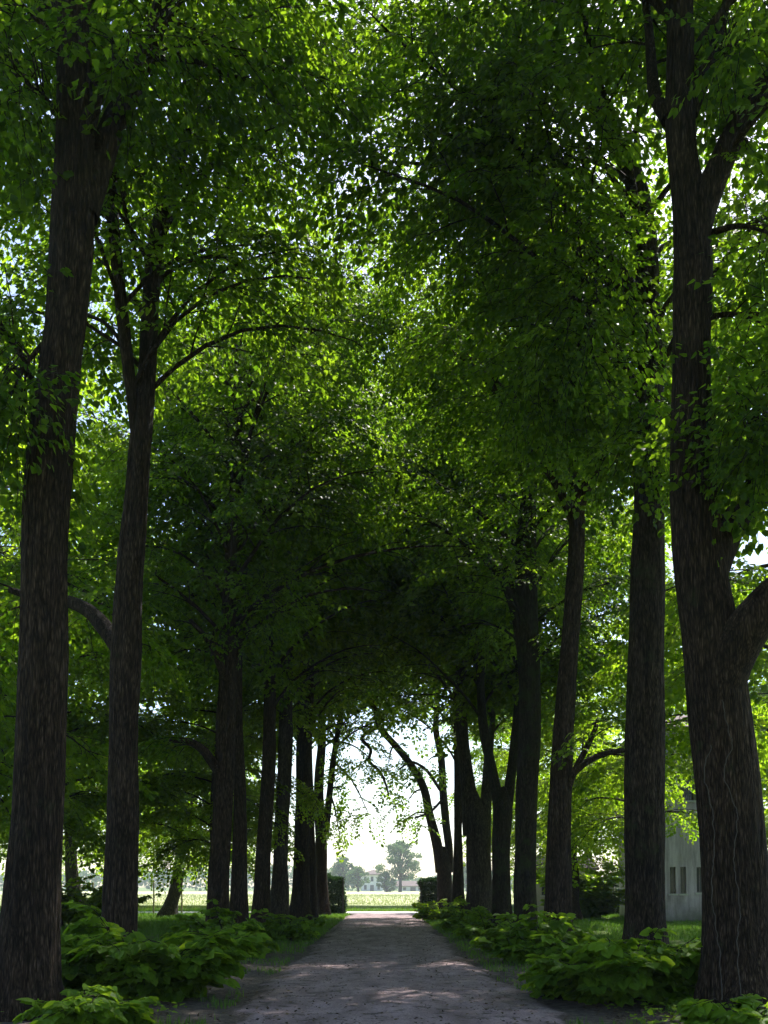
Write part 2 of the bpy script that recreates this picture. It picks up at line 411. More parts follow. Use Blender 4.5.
def trace(pts, d, dd=0.0):
    """pixel trace [(y, x, half width px)] -> world points and radii; dd = depth gained over the trace"""
    pts = sorted(pts, key=lambda q: -q[0]); n = len(pts); P = []; R = []
    for i, (v, u, hw) in enumerate(pts):
        D = d + dd*i/max(1, n-1); P.append(px(u, v, D)); R.append(hw*D/F)
    return np.array(P), np.array(R)
def smooth(P, R, n):
    A = resample(np.c_[P, R], n); return A[:, :3], np.maximum(A[:, 3], .006)

AV = 'trees lining the avenue'
NL = 0
def avenue_tree(seed, d, main, stems, label, top, z_first, Rmax=4.6, bark='bark', limbs=(), detail='near', nseg=120, masses=(), **kw):
    """main: trace of the trunk, stems: traces of leaders above forks (d gain), limbs: traced side limbs"""
    global NL
    r = np.random.default_rng(seed)
    P, R = trace(main, d)
    base = P[0].copy(); base[2] = 0
    # reach the ground and the top
    P[0][2] = -.15; R = R*(.93 if base[0] < 0 else (.96 if d < 50 else .8))
    if stems:
        P = np.vstack([P, P[-1]+norm(P[-1]-P[-2])*R[-1]*2.2]); R = np.r_[R, R[-1]*.3]
    if not stems:
        tp = P[-1] + norm(P[-1]-P[-3])*max(.5, (top-P[-1][2]))
        P = np.vstack([P, (P[-1]+tp)/2+[r.normal(0,.15), r.normal(0,.15), 0], tp]); R = np.r_[R, R[-1]*.55, .02]
    sp, sr = smooth(P, R, 150 if detail == 'near' else 70)
    root = empty('avenue_tree', base, label, 'tree', AV)
    T = MB()
    n = {'near': nseg, 'mid': 48, 'far': 24}[detail]
    T.tube(sp, sr, n, 0, True, bark_disp({'near': .018, 'mid': .014, 'far': .01}[detail], seed*3.7, R[0]*.27, 0, 5))
    T.build('trunk', M[bark], root)
    leaders = [] if stems else [(sp, sr)]
    W = MB(); C = MB(); extra = []
    for s_, dd in stems:
        p, q = trace(s_, d, dd)
        if p[-1][2] < top-1:
            tp = p[-1] + norm(norm(p[-1]-p[-2])+[0,0,.8])*(top-p[-1][2]) 
            p = np.vstack([p, tp]); q = np.r_[q, .02]
        p, q = smooth(p, q, 40)
        B_ = MB(); B_.tube(p, q, 28 if detail == 'near' else 12, 0, False, bark_disp(.008, seed, 0)); B_.build('stem', M[bark], root)
        leaders.append((p, q))
    for s_, dd, st in limbs:
        p, q = trace_free(s_, d, dd); p, q = smooth(p, q, 26)
        W.tube(p, q, 20 if detail == 'near' else 8, 0, True, bark_disp(.008, seed+9, 0))
        if st is not None: extra.append((p, q, st))
    sprk = {'near': 'near', 'mid': 'mid', 'far': 'far'}[detail]
    for (v0, u0, v1, u1, dm, ru, rv, n_) in masses:     # drooping leafy boughs
        a = px(u0, v0, d); c = px(u1, v1, dm); m_ = (a+c)/2 + [0, 0, .12*np.linalg.norm(c-a)]
        p, q = smooth(np.array([a, m_, c]), np.array([.055, .035, .014])*(1 if detail == 'near' else 1.3), 16)
        W.tube(p, q, 6, 0, False)
        g = r.normal(0, 1, (n_, 3)); g = norm(g)*(r.random((n_, 1))**.45)
        off = g*np.array([ru, (ru+rv)/2, rv])*dm/F; t = r.uniform(.45, 1, n_); k = (t*15).astype(int)
        tip = c + off; SPd = off*[1, 1, .25] + r.normal(0, .35, (n_, 3)) + [0, 0, -.25]
        for j in range(0, n_, 3):
            b0 = p[k[j]]; md = (b0+tip[j])/2+[0, 0, .15]
            W.tube(np.array([b0, md, tip[j]]), [.014, .009, .005], 4, 0, False)
        place_sprays(C, SPR['mid' if detail == 'far' else sprk], tip, SPd, r, kind='mid')
    args = dict(step=.42, floor=floor_z, spray=sprk, side=(1 if base[0] > 0 else -1), inner=1.38, sprstep=.25, secstep=.44)
    args.update(kw)
    W, C, k = grow(leaders, r, z_first, top, Rmax, wood=W, crown=C, extra=extra, **args)
    NL += k
    for mb, nm, mt in ((W, 'branch', M[bark]), (C, 'crown', [M['leaf'], M['twig']])):
        o = mb.build(nm, mt, root, smooth=(nm == 'branch'))
    return root
def trace_free(pts, d, dd):
    n = len(pts); P = []; R = []
    for i, (v, u, hw) in enumerate(pts):
        D = d + dd*i/max(1, n-1); P.append(px(u, v, D)); R.append(hw*D/F)
    return np.array(P), np.array(R)

# children built in world coordinates: shift into the parent's frame when linking
_build = MB.build
def build_rel(s, name, mats, parent=None, smooth=True, loc=None):
    if parent is not None and loc is None:
        w = np.array(parent.location)
        if parent.parent is not None: w = w + np.array(parent.parent.location)
        return _build(s, name, mats, parent, smooth, w)
    return _build(s, name, mats, parent, smooth, loc)
MB.build = build_rel
# ---- left row, nearest first
avenue_tree(1, 12.5, [(1015,24,40),(980,26,33),(950,28,31),(850,34,27),(760,38,26),(650,43,25),(500,47,23.5),(400,57,22.5),(300,68,21.5),(200,73,21),(100,74,19),(0,73,17),(-120,72,13)], [],
    'thick furrowed trunk standing nearest at the left edge of the drive', 20, 11.8, limbs=[([(215,84,14),(170,98,14),(120,115,12.5),(80,135,11),(20,158,9.5),(-60,176,8),(-150,190,5)], 1.0, .45)], nseg=128,
    masses=[(330,60,400,8,12.2,55,60,60), (150,80,70,10,12.3,45,70,46), (140,90,40,120,12,40,30,20), (430,50,300,-20,12.8,50,60,40)])
L2 = avenue_tree(2, 17, [(981,117,24),(955,118,19),(900,120,18),(800,122,16),(700,124,15.5),(600,128,14),(500,136,12.5),(430,141,11),(400,143,9)],
    [([(440,142,10),(380,147,9),(300,151,8.5),(230,158,8),(180,174,6.5),(130,188,5.5),(60,200,4.5),(-20,212,3.5)], .8),
     ([(440,138,7),(380,130,6),(300,121,6),(220,113,6),(130,110,5),(30,104,4)], -.5)],
    'forked tree with bare side branches, second on the left of the drive', 18.5, 10.2, inner=1.0, masses=[(130,188,40,325,18.5,75,45,60), (200,165,150,300,18.5,50,30,26)], sparse=.8, Rmax=3.8, limbs=[([(650,120,8),(632,108,8),(612,90,7),(602,70,6),(600,45,4.5),(590,10,3)], 1.5, .5)])
avenue_tree(3, 25.5, [(950,217,15),(925,217,12),(900,218,11),(780,224,9.5),(700,226.5,8.5),(600,229,7),(520,233,5.5),(430,238,4.5),(330,240,3.5)], [],
    'dark straight trunk, third on the left, with a bare limb reaching left', 17.5, 7.4, sparse=.8, limbs=[([(775,221,5),(762,212,4.5),(750,203,4),(742,190,3),(740,170,2)], -1, .5), ([(690,228,4),(660,218,3.5),(640,208,2.5),(620,190,2)], -1, .4)], nseg=90,
    masses=[(560,232,490,300,25,55,45,110), (640,229,600,265,25.5,35,45,60), (480,234,380,240,25,70,60,60), (400,239,275,362,26.5,60,50,55)])
avenue_tree(4, 29.5, [(941,239,11),(900,239,8.5),(800,240,7),(720,237,6),(600,238,5),(450,240,4)], [],
    'slim dark trunk half hidden behind the third trunk on the left', 17.5, 8, sparse=.75, detail='mid')
avenue_tree(5, 34, [(934,259,12),(900,261,9),(850,264,8),(800,267,7.5),(700,270,6.5),(620,268,4.5),(560,266,3.5),(480,262,3)], [],
    'dark trunk leaning slightly right beside the paler trunk on the left row', 22.5, 7.5, sparse=.75, detail='mid')
avenue_tree(6, 40, [(927,278,12),(880,280,8.5),(800,283,7.5),(720,286,7.5),(660,286,6.5),(600,280,5),(520,281,4),(420,284,3)], [],
    'paler grey barked trunk in the middle of the left row', 26, 8, sparse=.85, bark='bark_pale', detail='mid', masses=[(660,286,620,300,38,30,50,70), (600,281,560,340,38,45,45,80)])
avenue_tree(7, 44, [(923,299,13),(900,300,10),(880,301,9),(800,303,8),(700,306,8),(640,308,6.5),(560,311,5),(450,314,3.5)], [],
    'broad very dark trunk in the far half of the left row', 27.5, 8, sparse=.85, detail='mid')
avenue_tree(8, 49, [(920,312,7),(850,311,4.5),(760,309,4),(700,308,3.5),(600,308,2.5)], [],
    'thin trunk squeezed behind the broad dark trunk on the left', 21, 8, detail='far', sparse=.65, Rmax=3.2)
avenue_tree(9, 54, [(917,322,9),(880,321,7),(840,321,6.5),(825,321,5)], [([(835,320,5),(780,319,5),(740,322,4),(680,320,3),(600,322,2.4)], .3), ([(835,325,4),(800,329,3.5),(770,332,3),(720,340,2.5),(660,352,2)], -.5)],
    'twin stemmed trunk next to the left gate hedge', 16, 9.0, detail='far', Rmax=4.2, sparse=.7,
    masses=[(790,329,790,342,53,20,40,30), (790,329,838,340,53,12,22,10), (740,325,765,378,53,24,20,14), (720,338,735,350,53,28,30,34), (760,332,812,368,53,20,12,9)])
# ---- right row, nearest first
avenue_tree(21, 13, [(1010,741,43),(990,740,39),(940,738,34),(870,735,31),(760,726,30),(700,719,29.5),(640,712,27.5),(560,699,24),(500,694,22),(420,692,20),(330,692,19.5),(250,692,19),(210,690,17.5),(150,682,16),(100,680,15.5),(50,681,14),(0,680,13.5),(-120,680,10)], [],
    'massive dark trunk with big upswept limbs, nearest on the right', 19, 12.6, Rmax=5.0,
    limbs=[([(300,694,12),(235,697,13),(190,710,13.5),(150,727,12.5),(110,745,12),(85,768,11.5),(40,800,9),(-40,830,7),(-120,850,5)], -.5, .3),
           ([(600,700,20),(560,712,20),(524,732,15),(502,752,13),(480,775,12),(440,812,10),(380,850,8),(300,880,6)], .8, .35),
           ([(710,716,22),(660,728,25),(628,748,22),(600,772,20),(570,802,17),(530,840,14),(450,880,11),(350,930,8)], -1, .4),
           ([(115,692,6),(75,705,6),(35,718,5),(-20,732,4)], .6, .4), ([(120,668,7),(95,655,6),(70,652,5),(20,648,4),(-40,640,3)], 1.0, .4)], nseg=128,
    masses=[(505,748,420,752,12.4,34,66,90), (320,697,325,768,12.6,26,40,28), (235,704,235,775,12.4,24,30,22), (90,684,40,740,12.5,40,50,26)])
avenue_tree(22, 17.5, [(978,646,30),(950,645,24),(930,645,21.5),(850,645,20),(760,645,19.5),(650,647,18),(550,648,16.5),(480,649,15),(380,651,13),(300,648,11.5),(220,642,11.5),(165,628,10),(130,606,8.5),(80,588,6.5),(0,578,5)], [],
    'straight furrowed trunk standing second on the right, just left of the massive one', 18, 10, sparse=.85, Rmax=4.8,
    limbs=[([(300,640,6),(262,612,6),(228,583,5.5),(200,551,5.5),(165,505,5),(132,459,4.5),(105,420,4),(88,384,3)], 2.5, .3), ([(330,645,6),(270,600,5),(225,545,4.5),(212,500,4),(215,440,3),(240,395,2.2)], 2.5, .3)], bark='bark_green', nseg=110,
    masses=[(80,590,15,410,17.5,75,45,70), (330,648,300,572,16.4,58,110,180), (380,648,430,640,16.6,38,50,60), (240,640,150,535,16.2,72,72,130), (200,630,70,480,16.4,85,55,130), (330,640,400,560,18,50,60,70)])
avenue_tree(23, 23.5, [(955,558,17),(930,558,14),(850,559,12.5),(760,562,11),(700,566,10),(600,573,8.5),(530,577,8),(495,576,6.5)],
    [([(505,575,6),(470,574,4.5),(440,567,4),(380,563,3.5),(280,560,2.5)], .5), ([(510,580,4),(492,586,4),(465,599,3.5),(430,606,3),(370,612,2.5)], -.6), ([(520,572,4),(490,560,4),(460,540,3.5),(435,520,2.5),(410,505,2)], .4)],
    'tree with forked top and stub limb, third on the right', 16.5, 7.6, sparse=.8, limbs=[([(785,563,5),(775,571,4.5),(760,590,3.5),(752,612,3),(750,628,2)], .8, .6), ([(800,564,4),(770,575,3.5),(745,588,3),(725,597,2)], -.8, .6)], nseg=90)
avenue_tree(24, 29, [(942,525,16),(920,525,12),(880,525,11.5),(800,526,11),(700,530,11),(620,527,10.5),(520,527,9.5),(480,530,7),(450,531,5),(350,533,4)], [],
    'dark trunk with moss green foot, fourth on the right', 17.5, 7.8, sparse=.85, bark='bark_moss', detail='near', nseg=80,
    limbs=[([(660,522,3.5),(610,513,3),(575,500,2.5),(550,488,2)], -.5, .6), ([(640,522,3.5),(590,512,3),(545,500,2.5)], .5, .6)])
avenue_tree(25, 37, [(930,502,12),(900,502,9.5),(830,502,9),(805,503,8.5)],
    [([(825,501,7),(800,498,6),(769,492,5),(737,485,4.5),(695,481,4),(660,480,4),(573,480,2.8),(480,478,2)], .4), ([(825,505,6),(800,508,5.5),(769,512,5),(715,518,4.5),(650,521,4),(560,526,3)], .4)],
    'trunk forking low into a wide V, fifth on the right', 22.5, 7.8, sparse=.85, bark='bark_moss', detail='mid')
avenue_tree(26, 42, [(925,479,18),(900,479,14),(860,479,13),(830,478,12.5),(812,476,10)],
    [([(835,472,9),(805,470,8.5),(769,466,7),(728,462,6),(687,461,5.5),(640,463,5),(560,466,3)], .5), ([(830,484,7),(800,486,6),(770,488,5),(700,492,4),(620,494,3)], .5)],
    'stout old trunk splitting in two, sixth on the right', 26, 8, sparse=.85, detail='mid', bark='bark_pale')
avenue_tree(27, 48, [(920,458,8),(880,458,5.5),(800,458,4),(740,457,3.5),(650,455,2.5)], [],
    'slim straight trunk behind the double stemmed tree at the right gate hedge', 21, 7.5, detail='far', Rmax=3.4, sparse=.6)
avenue_tree(28, 54, [(917,446,11),(900,445,9.5),(875,444.5,9),(862,444,8.5)],
    [([(872,441,6),(840,436,5),(813,429,4.3),(789,424,4),(761,408,3.6),(744,394,3.3),(726,379,3),(713,376,2.5),(697,369,2.3),(683,359,2),(665,345,1.5)], -1.5),
     ([(872,448,5),(850,449,4),(824,446,4),(791,443,3.8),(756,441,3.5),(731,436,3),(701,437,2.5),(640,440,1.8)], .8)],
    'double stemmed tree arching left over the end of the drive', 17, 10.2, detail='far', Rmax=3.8, sparse=.5,
    limbs=[([(727,380,2),(732,368,1.9),(738,362,1.8),(750,371,1.7),(760,369,1.5),(772,380,1.3),(785,386,1.1),(796,389,.8)], -.6, .5),
           ([(790,440,1.6),(770,426,1.4),(762,412,1.1),(770,398,.8)], -1, .3), ([(800,442,1.4),(812,430,1.2),(818,415,1)], -1, .2)],
    masses=[(726,379,705,390,53,45,22,44), (744,394,765,388,53,20,22,10), (789,424,800,408,53,18,18,8), (756,441,760,428,54,14,25,12), (813,429,820,405,53,18,8,6)])


# ------------------------------------------------------------------ trees behind the rows: four kinds, then copies
def side_tree(seed, H, z1, R, lean=0, r0=.26, spray='mid', bark='bark', name='broadleaf_tree', loc=(0,0), label='', leaf='leaf_side', sparse=1.0, group='broadleaved trees behind the rows', step=.55, kind='mid', low=None, flr=None):
    r = np.random.default_rng(seed)
    z = np.linspace(-.1, H, 12); P = np.c_[lean*z*.12+np.cumsum(r.normal(0,.06,12)), np.cumsum(r.normal(0,.06,12)), z]
    Rr = r0*(1-z/H)**.8+.02; Rr[0] *= 1.45
    P, Rr = smooth(P, Rr, 50)
    root = empty(name, (loc[0], loc[1], 0), label, 'tree', group)
    T = MB(); T.tube(P, Rr, 30, 0, True, bark_disp(.016, seed, r0*.4, 0, 5)); _build(T, 'trunk', M[bark], root)
    prof = (lambda t: max(.25, math.sin(pi*min(1, .22+.80*t))**.7)) if low is None else low
    W, C, k = grow([(P, Rr)], r, z1, H, R, spray, step=step, el=(10, 45), prof=prof, ymin=-99, sparse=sparse, kind=kind, lowdroop=.3, sprstep=.27, secstep=.42, floor=flr)
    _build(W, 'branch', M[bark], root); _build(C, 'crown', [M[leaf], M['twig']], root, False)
    return root
def copy_tree(o, loc, rz, s, label, group=None):
    c = o.copy(); COL.objects.link(c); c.location = (loc[0], loc[1], 0); c.rotation_euler = (0, 0, rz); c.scale = (s, s, s); c['label'] = label
    if group: c['group'] = group
    for ch in o.children:
        k = ch.copy(); COL.objects.link(k); k.parent = c
    return c
G_L = 'leafy trees behind the left row'; G_R = 'leafy trees behind the right row'
LBL_L = 'leafy tree with bright drooping foliage standing behind the left trunk row'
LBL_R = 'leafy tree with bright drooping foliage standing behind the right trunk row'
vA = side_tree(101, 18, 4.2, 5.4, sparse=.82, loc=(-11, 24), label=LBL_L, group=G_L)
vB = side_tree(102, 20, 4.6, 5.8, sparse=.82, loc=(11.2, 27), label=LBL_R, group=G_R)
vC = side_tree(103, 15, 3.9, 5.0, sparse=.82, loc=(-12.6, 38), label=LBL_L, group=G_L)
vH = side_tree(104, 19, 9.0, 4.4, flr=lambda P: 10+0*P[:, 0], loc=(5.3, 2.0), leaf='leaf', label='unseen avenue tree added right beside the viewpoint for shade', group='unseen shade trees beside the viewpoint')
S = [vA, vB, vC]
rr = np.random.default_rng(5)
for i, (x, y, s, v) in enumerate([(-10.8,42.5,.9,1),(-17,29,1.1,0),(-17,40,1.0,2),(-24,34,1.1,1),(-25,47,1.0,0),(-31,42,1.1,1),(-34,56,1.2,0),(-7.7,47,.8,2),(-6.9,41,.7,0),(-13.2,33,1.0,1),(-15,46,1.3,1),(-11,67,.8,0),(-17.5,67.5,.85,2),(-24,67,.85,0),(-31,67.5,.9,1),(-38,67,.9,2)]):
    copy_tree(S[v], (x, y), rr.uniform(0, 6.28), s, LBL_L if y < 60 else 'leafy tree standing at the far roadside beyond the left clearing', G_L if y < 60 else 'roadside trees beyond the left clearing')
for i, (x, y, s, v) in enumerate([(9.6,38,.9,0),(18,33,1.0,2),(9.8,69,.95,1),(23,68,1.15,0),(29,42,1.05,1),(26,58,1.2,1),(15,74,1.1,1),(9.0,47,.75,2),(8.0,53,.62,0),(24,50,1.1,0),(31,67,1.0,1)]):
    copy_tree(S[v], (x, y), rr.uniform(0, 6.28), s, LBL_R if y < 60 else 'leafy tree standing at the far roadside beyond the right lawn', G_R if y < 60 else 'roadside trees beyond the right lawn')
for x, y, q in ((-5.3, 2.0, 'left'), (5.2, -6, 'right'), (-5.0, -6, 'left'), (-5.2, -14, 'left')):  # avenue carried on out of view, added to shade the scene from behind
    copy_tree(vH, (x, y), rr.uniform(0, 6.28), 1.0, 'unseen avenue tree added beside the viewpoint on the %s for shade' % q, 'unseen shade trees beside the viewpoint')
o1 = side_tree(105, 9, 3.0, 4.0, lean=1.3, r0=.34, bark='bark_pale', name='old_tree', sparse=.7, loc=(-11.6, 54), label='old pale trunk leaning right in the sunlit clearing left of the drive', group='old trees in the clearing')
o2 = copy_tree(o1, (-16.4, 54), 2.6, 1.12, 'old dark trunk wrapped in light leaves in the clearing farthest left', 'old trees in the clearing')

# ------------------------------------------------------------------ sucker shrubs at the feet of the trunks
def bush(seed, u, d, w, h, label, n=26, kind='hi', group='leafy shrubs at the feet of the trunks', leafm='leaf_bush', name='leafy_shrub', sp='bush', X=None, sc=(.8, 1.2), wy=.8):
    r = np.random.default_rng(seed); cx = (u-383)*d/F if X is None else X; h *= 1.12; w *= (1.08 if d < 20 else .9); n = int(n*(1.25 if d < 20 else 1.0))
    root = empty(name, (cx, d, 0), label, 'shrub', group); W = MB(); C = MB(); SP = []; SD = []
    for i in range(n):
        a = r.uniform(0, 2*pi); q = math.sqrt(r.random())
        p0 = np.array([cx+math.cos(a)*q*w*.18, d+math.sin(a)*q*w*.18*wy, -.03])
        L = math.hypot(w*.5*q, h*(1-.5*q*q))*r.choice([.55, .8, 1.0, 1.2], p=[.25, .3, .3, .15])*r.uniform(.9, 1.1)
        el0 = rad(88-35*q); el1 = rad(70-75*q)
        k = arc(p0, a, el0, el1, L, 6, r, .12); k[:, 1] = d+(k[:, 1]-d)*wy
        W.tube(k, np.linspace(.010, .004, 7), 4, 0, False)
        m = max(3, int(L/.13))
        for j in range(m):
            t = .22+.78*(j+.5)/m; f = t*6; i2 = min(int(f), 5); pp = k[i2]+(k[i2+1]-k[i2])*(f-i2)
            aa = a+r.uniform(-1.6, 1.6); SP.append(pp); SD.append((math.cos(aa), math.sin(aa), r.uniform(-.25, .45)))
    SP = np.array(SP); SD = np.array(SD)
    place_sprays(C, [tuple([T[0]*.5, T[1]*[1,1,.7]+[0,0,.1], T[2]+r.normal(0,.25,T[2].shape), T[3]*r.uniform(.6,1.25,len(T[3])), [(a*.5, b*.5, w_) for a, b, w_ in T[4]]]) for T in SPR[sp]], SP, SD, r, scale=sc, kind=kind, tone=(.5, .35))
    W.build('stem', M['twig'], root); o = C.build('foliage', [M[leafm], M['twig']], root, False)
    return root
bush(201, 85, 11.6, 1.15, .44, 'low leafy shrub at the foot of the thick nearest left trunk', 20)
bush(202, 143, 14.6, 2.15, 1.12, 'large leafy shrub around the foot of the forked second left trunk', 60)
bush(203, 229, 23, 1.35, 1.05, 'dense dark leafy shrub in front of the third left trunk', 40)
bush(204, 284, 30, 1.25, .95, 'fresh green shrub below the paler trunk on the left', 34, kind='mid')
bush(205, 309, 39, .95, .6, 'small bright shrub near the far left end of the row', 18, kind='mid')
bush(206, 630, 14.2, 2.1, .84, 'wide leafy shrub in front of the straight second right trunk', 56)
bush(215, 566, 14.9, .8, .5, 'low leafy clump at the drive edge beside the wide right shrub', 12)
bush(207, 742, 11.3, .95, .34, 'low leafy shrub at the foot of the massive right trunk', 18)
bush(216, 700, 13.8, .9, .62, 'light green shrub between the straight trunk and the massive trunk', 16)
bush(208, 542, 21.3, 1.8, 1.0, 'dense rounded shrub below the forked third right trunk', 50)
bush(217, 508, 25, .7, .5, 'smaller shrub on the drive side of the mossy trunk', 20)
bush(209, 487, 31, .95, .8, 'dark leafy shrub at the foot of the stout old right trunk', 28, kind='mid')
bush(210, 464, 36, .95, .95, 'leafy shrub in front of the slim trunk on the right', 26, kind='mid')
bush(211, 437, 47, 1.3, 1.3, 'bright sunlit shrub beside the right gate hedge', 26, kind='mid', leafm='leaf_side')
bush(212, 579, 50, 1.9, 2.5, 'tall bright shrub on the lawn seen between the right trunks', 60, kind='mid', leafm='leaf_side', sc=(1.2, 1.8), group='shrubs in the garden')
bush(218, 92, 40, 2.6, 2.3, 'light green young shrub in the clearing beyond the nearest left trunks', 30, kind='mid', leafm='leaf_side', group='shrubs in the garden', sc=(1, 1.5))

# ------------------------------------------------------------------ clipped hedges, gate, fence
def hedge(seed, lo, hi, name, label, n, parent_posts=None, size=.11):
    r = np.random.default_rng(seed); lo = np.array(lo); hi = np.array(hi); c = (lo+hi)/2
    root = empty(name, (c[0], c[1], 0), label, 'hedge'); C = MB(); W = MB()
    P = lo + (hi-lo)*r.random((n, 3)); f = r.integers(0, 5, n)
    for ax, lim, k in ((0, lo[0], 0), (0, hi[0], 1), (1, lo[1], 2), (1, hi[1], 3), (2, hi[2], 4)):
        s = (f == k) & (r.random(n) < .75); P[s, ax] = lim + r.normal(0, .05, s.sum())
    P += (vnoise(P[:, 0]*1.5+seed, P[:, 1]*1.5, P[:, 2]*1.5)-.5)[:, None]*.45
    P[:, 2] = np.maximum(P[:, 2], .03)
    D = norm(P-c+r.normal(0, .5, (n, 3))); leaves(C, P, D, r.normal(0, 1, (n, 3))+[0, 0, .6], size*r.uniform(.6, 1.2, n), np.clip(r.normal(.45, .25, n), 0, 1), 'lo')
    for i in range(max(8, int((hi[0]-lo[0])*10))):
        p = lo + (hi-lo)*np.array([r.random(), r.uniform(.3, .7), 0]); p[2] = 0
        W.tube(arc(p, r.uniform(0, 6.3), 1.4, 1.2, (hi[2]-.1), 5, r, .3), np.linspace(.02, .006, 6), 4, 0, False)
    W.build('stem', M['twig'], root); C.build('foliage', M['leaf_hedge'], root, False); return root
GY = 57.5
xl, xr = (343.5-383)*GY/F, (420.5-383)*GY/F
hedge(301, (xl-1.05, GY-.5, 0), (xl-.06, GY+.5, 2.1), 'clipped_hedge', 'clipped dark hedge block on the left side of the gateway', 9000)
hedge(302, (xr+.06, GY-.5, 0), (xr+1.15, GY+.5, 2.0), 'clipped_hedge', 'clipped dark hedge block on the right side of the gateway', 9000)
for x, sd, h in ((xl, 'left', 2.05), (xr, 'right', 1.9)):
    g = empty('gate_post', (x, GY-.55, 0), 'slender dark iron gate post against the %s gateway hedge' % sd, 'post', 'iron gate posts')
    b = MB(); b.box((x-.04, GY-.59, -.1), (x+.04, GY-.51, h)); b.build('shaft', M['iron'], g, False)
    b = MB(); b.box((x-.055, GY-.605, h), (x+.055, GY-.495, h+.03)); b.tube([(x, GY-.55, h+.03), (x, GY-.55, h+.06), (x, GY-.55, h+.11)], [.02, .045, .02], 10); b.build('cap', M['iron'], g, False)
    for z in (.45, 1.5):
        b = MB(); b.box((x-.06, GY-.62, z), (x+.06, GY-.592, z+.05)); b.build('hinge', M['iron'], g, False)
# garden hedge with a wire fence on the right
hedge(303, (9.6, 56, 0), (14.6, 57, 1.75), 'garden_hedge', 'dark green hedge behind the wire fence on the sunny right lawn', 16000)
wf = empty('wire_fence', (12, 55.6, 0), 'thin wire fence with metal posts before the garden hedge', 'fence')
for x in (9.8, 11.3, 12.8, 14.3):
    b = MB(); b.tube([(x, 55.6, -.1), (x, 55.6, .8), (x, 55.6, 1.85)], [.035]*3, 8); b.build('post', M['iron'], wf)
b = MB()
for z in np.arange(.15, 1.8, .2): b.tube([(9.8, 55.56, z), (12, 55.56, z-.01), (14.3, 55.56, z)], [.006]*3, 4)
for x in np.arange(9.9, 14.3, .2): b.tube([(x, 55.555, .15), (x, 55.555, .9), (x, 55.555, 1.75)], [.004]*3, 4)
b.build('wire_mesh', M['iron'], wf)
# young tree stakes in the clearing
for u, h, l in ((93.5, 1.9, 'slim wooden stake just right of the leaf wrapped old trunk'), (154, 2.0, 'slim wooden stake left of the pale leaning trunk'), (177.5, 1.9, 'wooden stake close to the right of the pale leaning trunk'), (182, 1.7, 'shorter wooden stake second to the right of the pale leaning trunk')):
    x = (u-383)*58/F; b = MB(); b.tube([(x, 58, -.2), (x+.02, 58, h*.5), (x-.01, 58, h-.03), (x-.01, 58, h)], [.05, .048, .045, .02], 8)
    tag(_build(b, 'wooden_stake', M['stake'], None, True, (x, 58, 0)), l, 'stake', 'wooden stakes in the clearing')

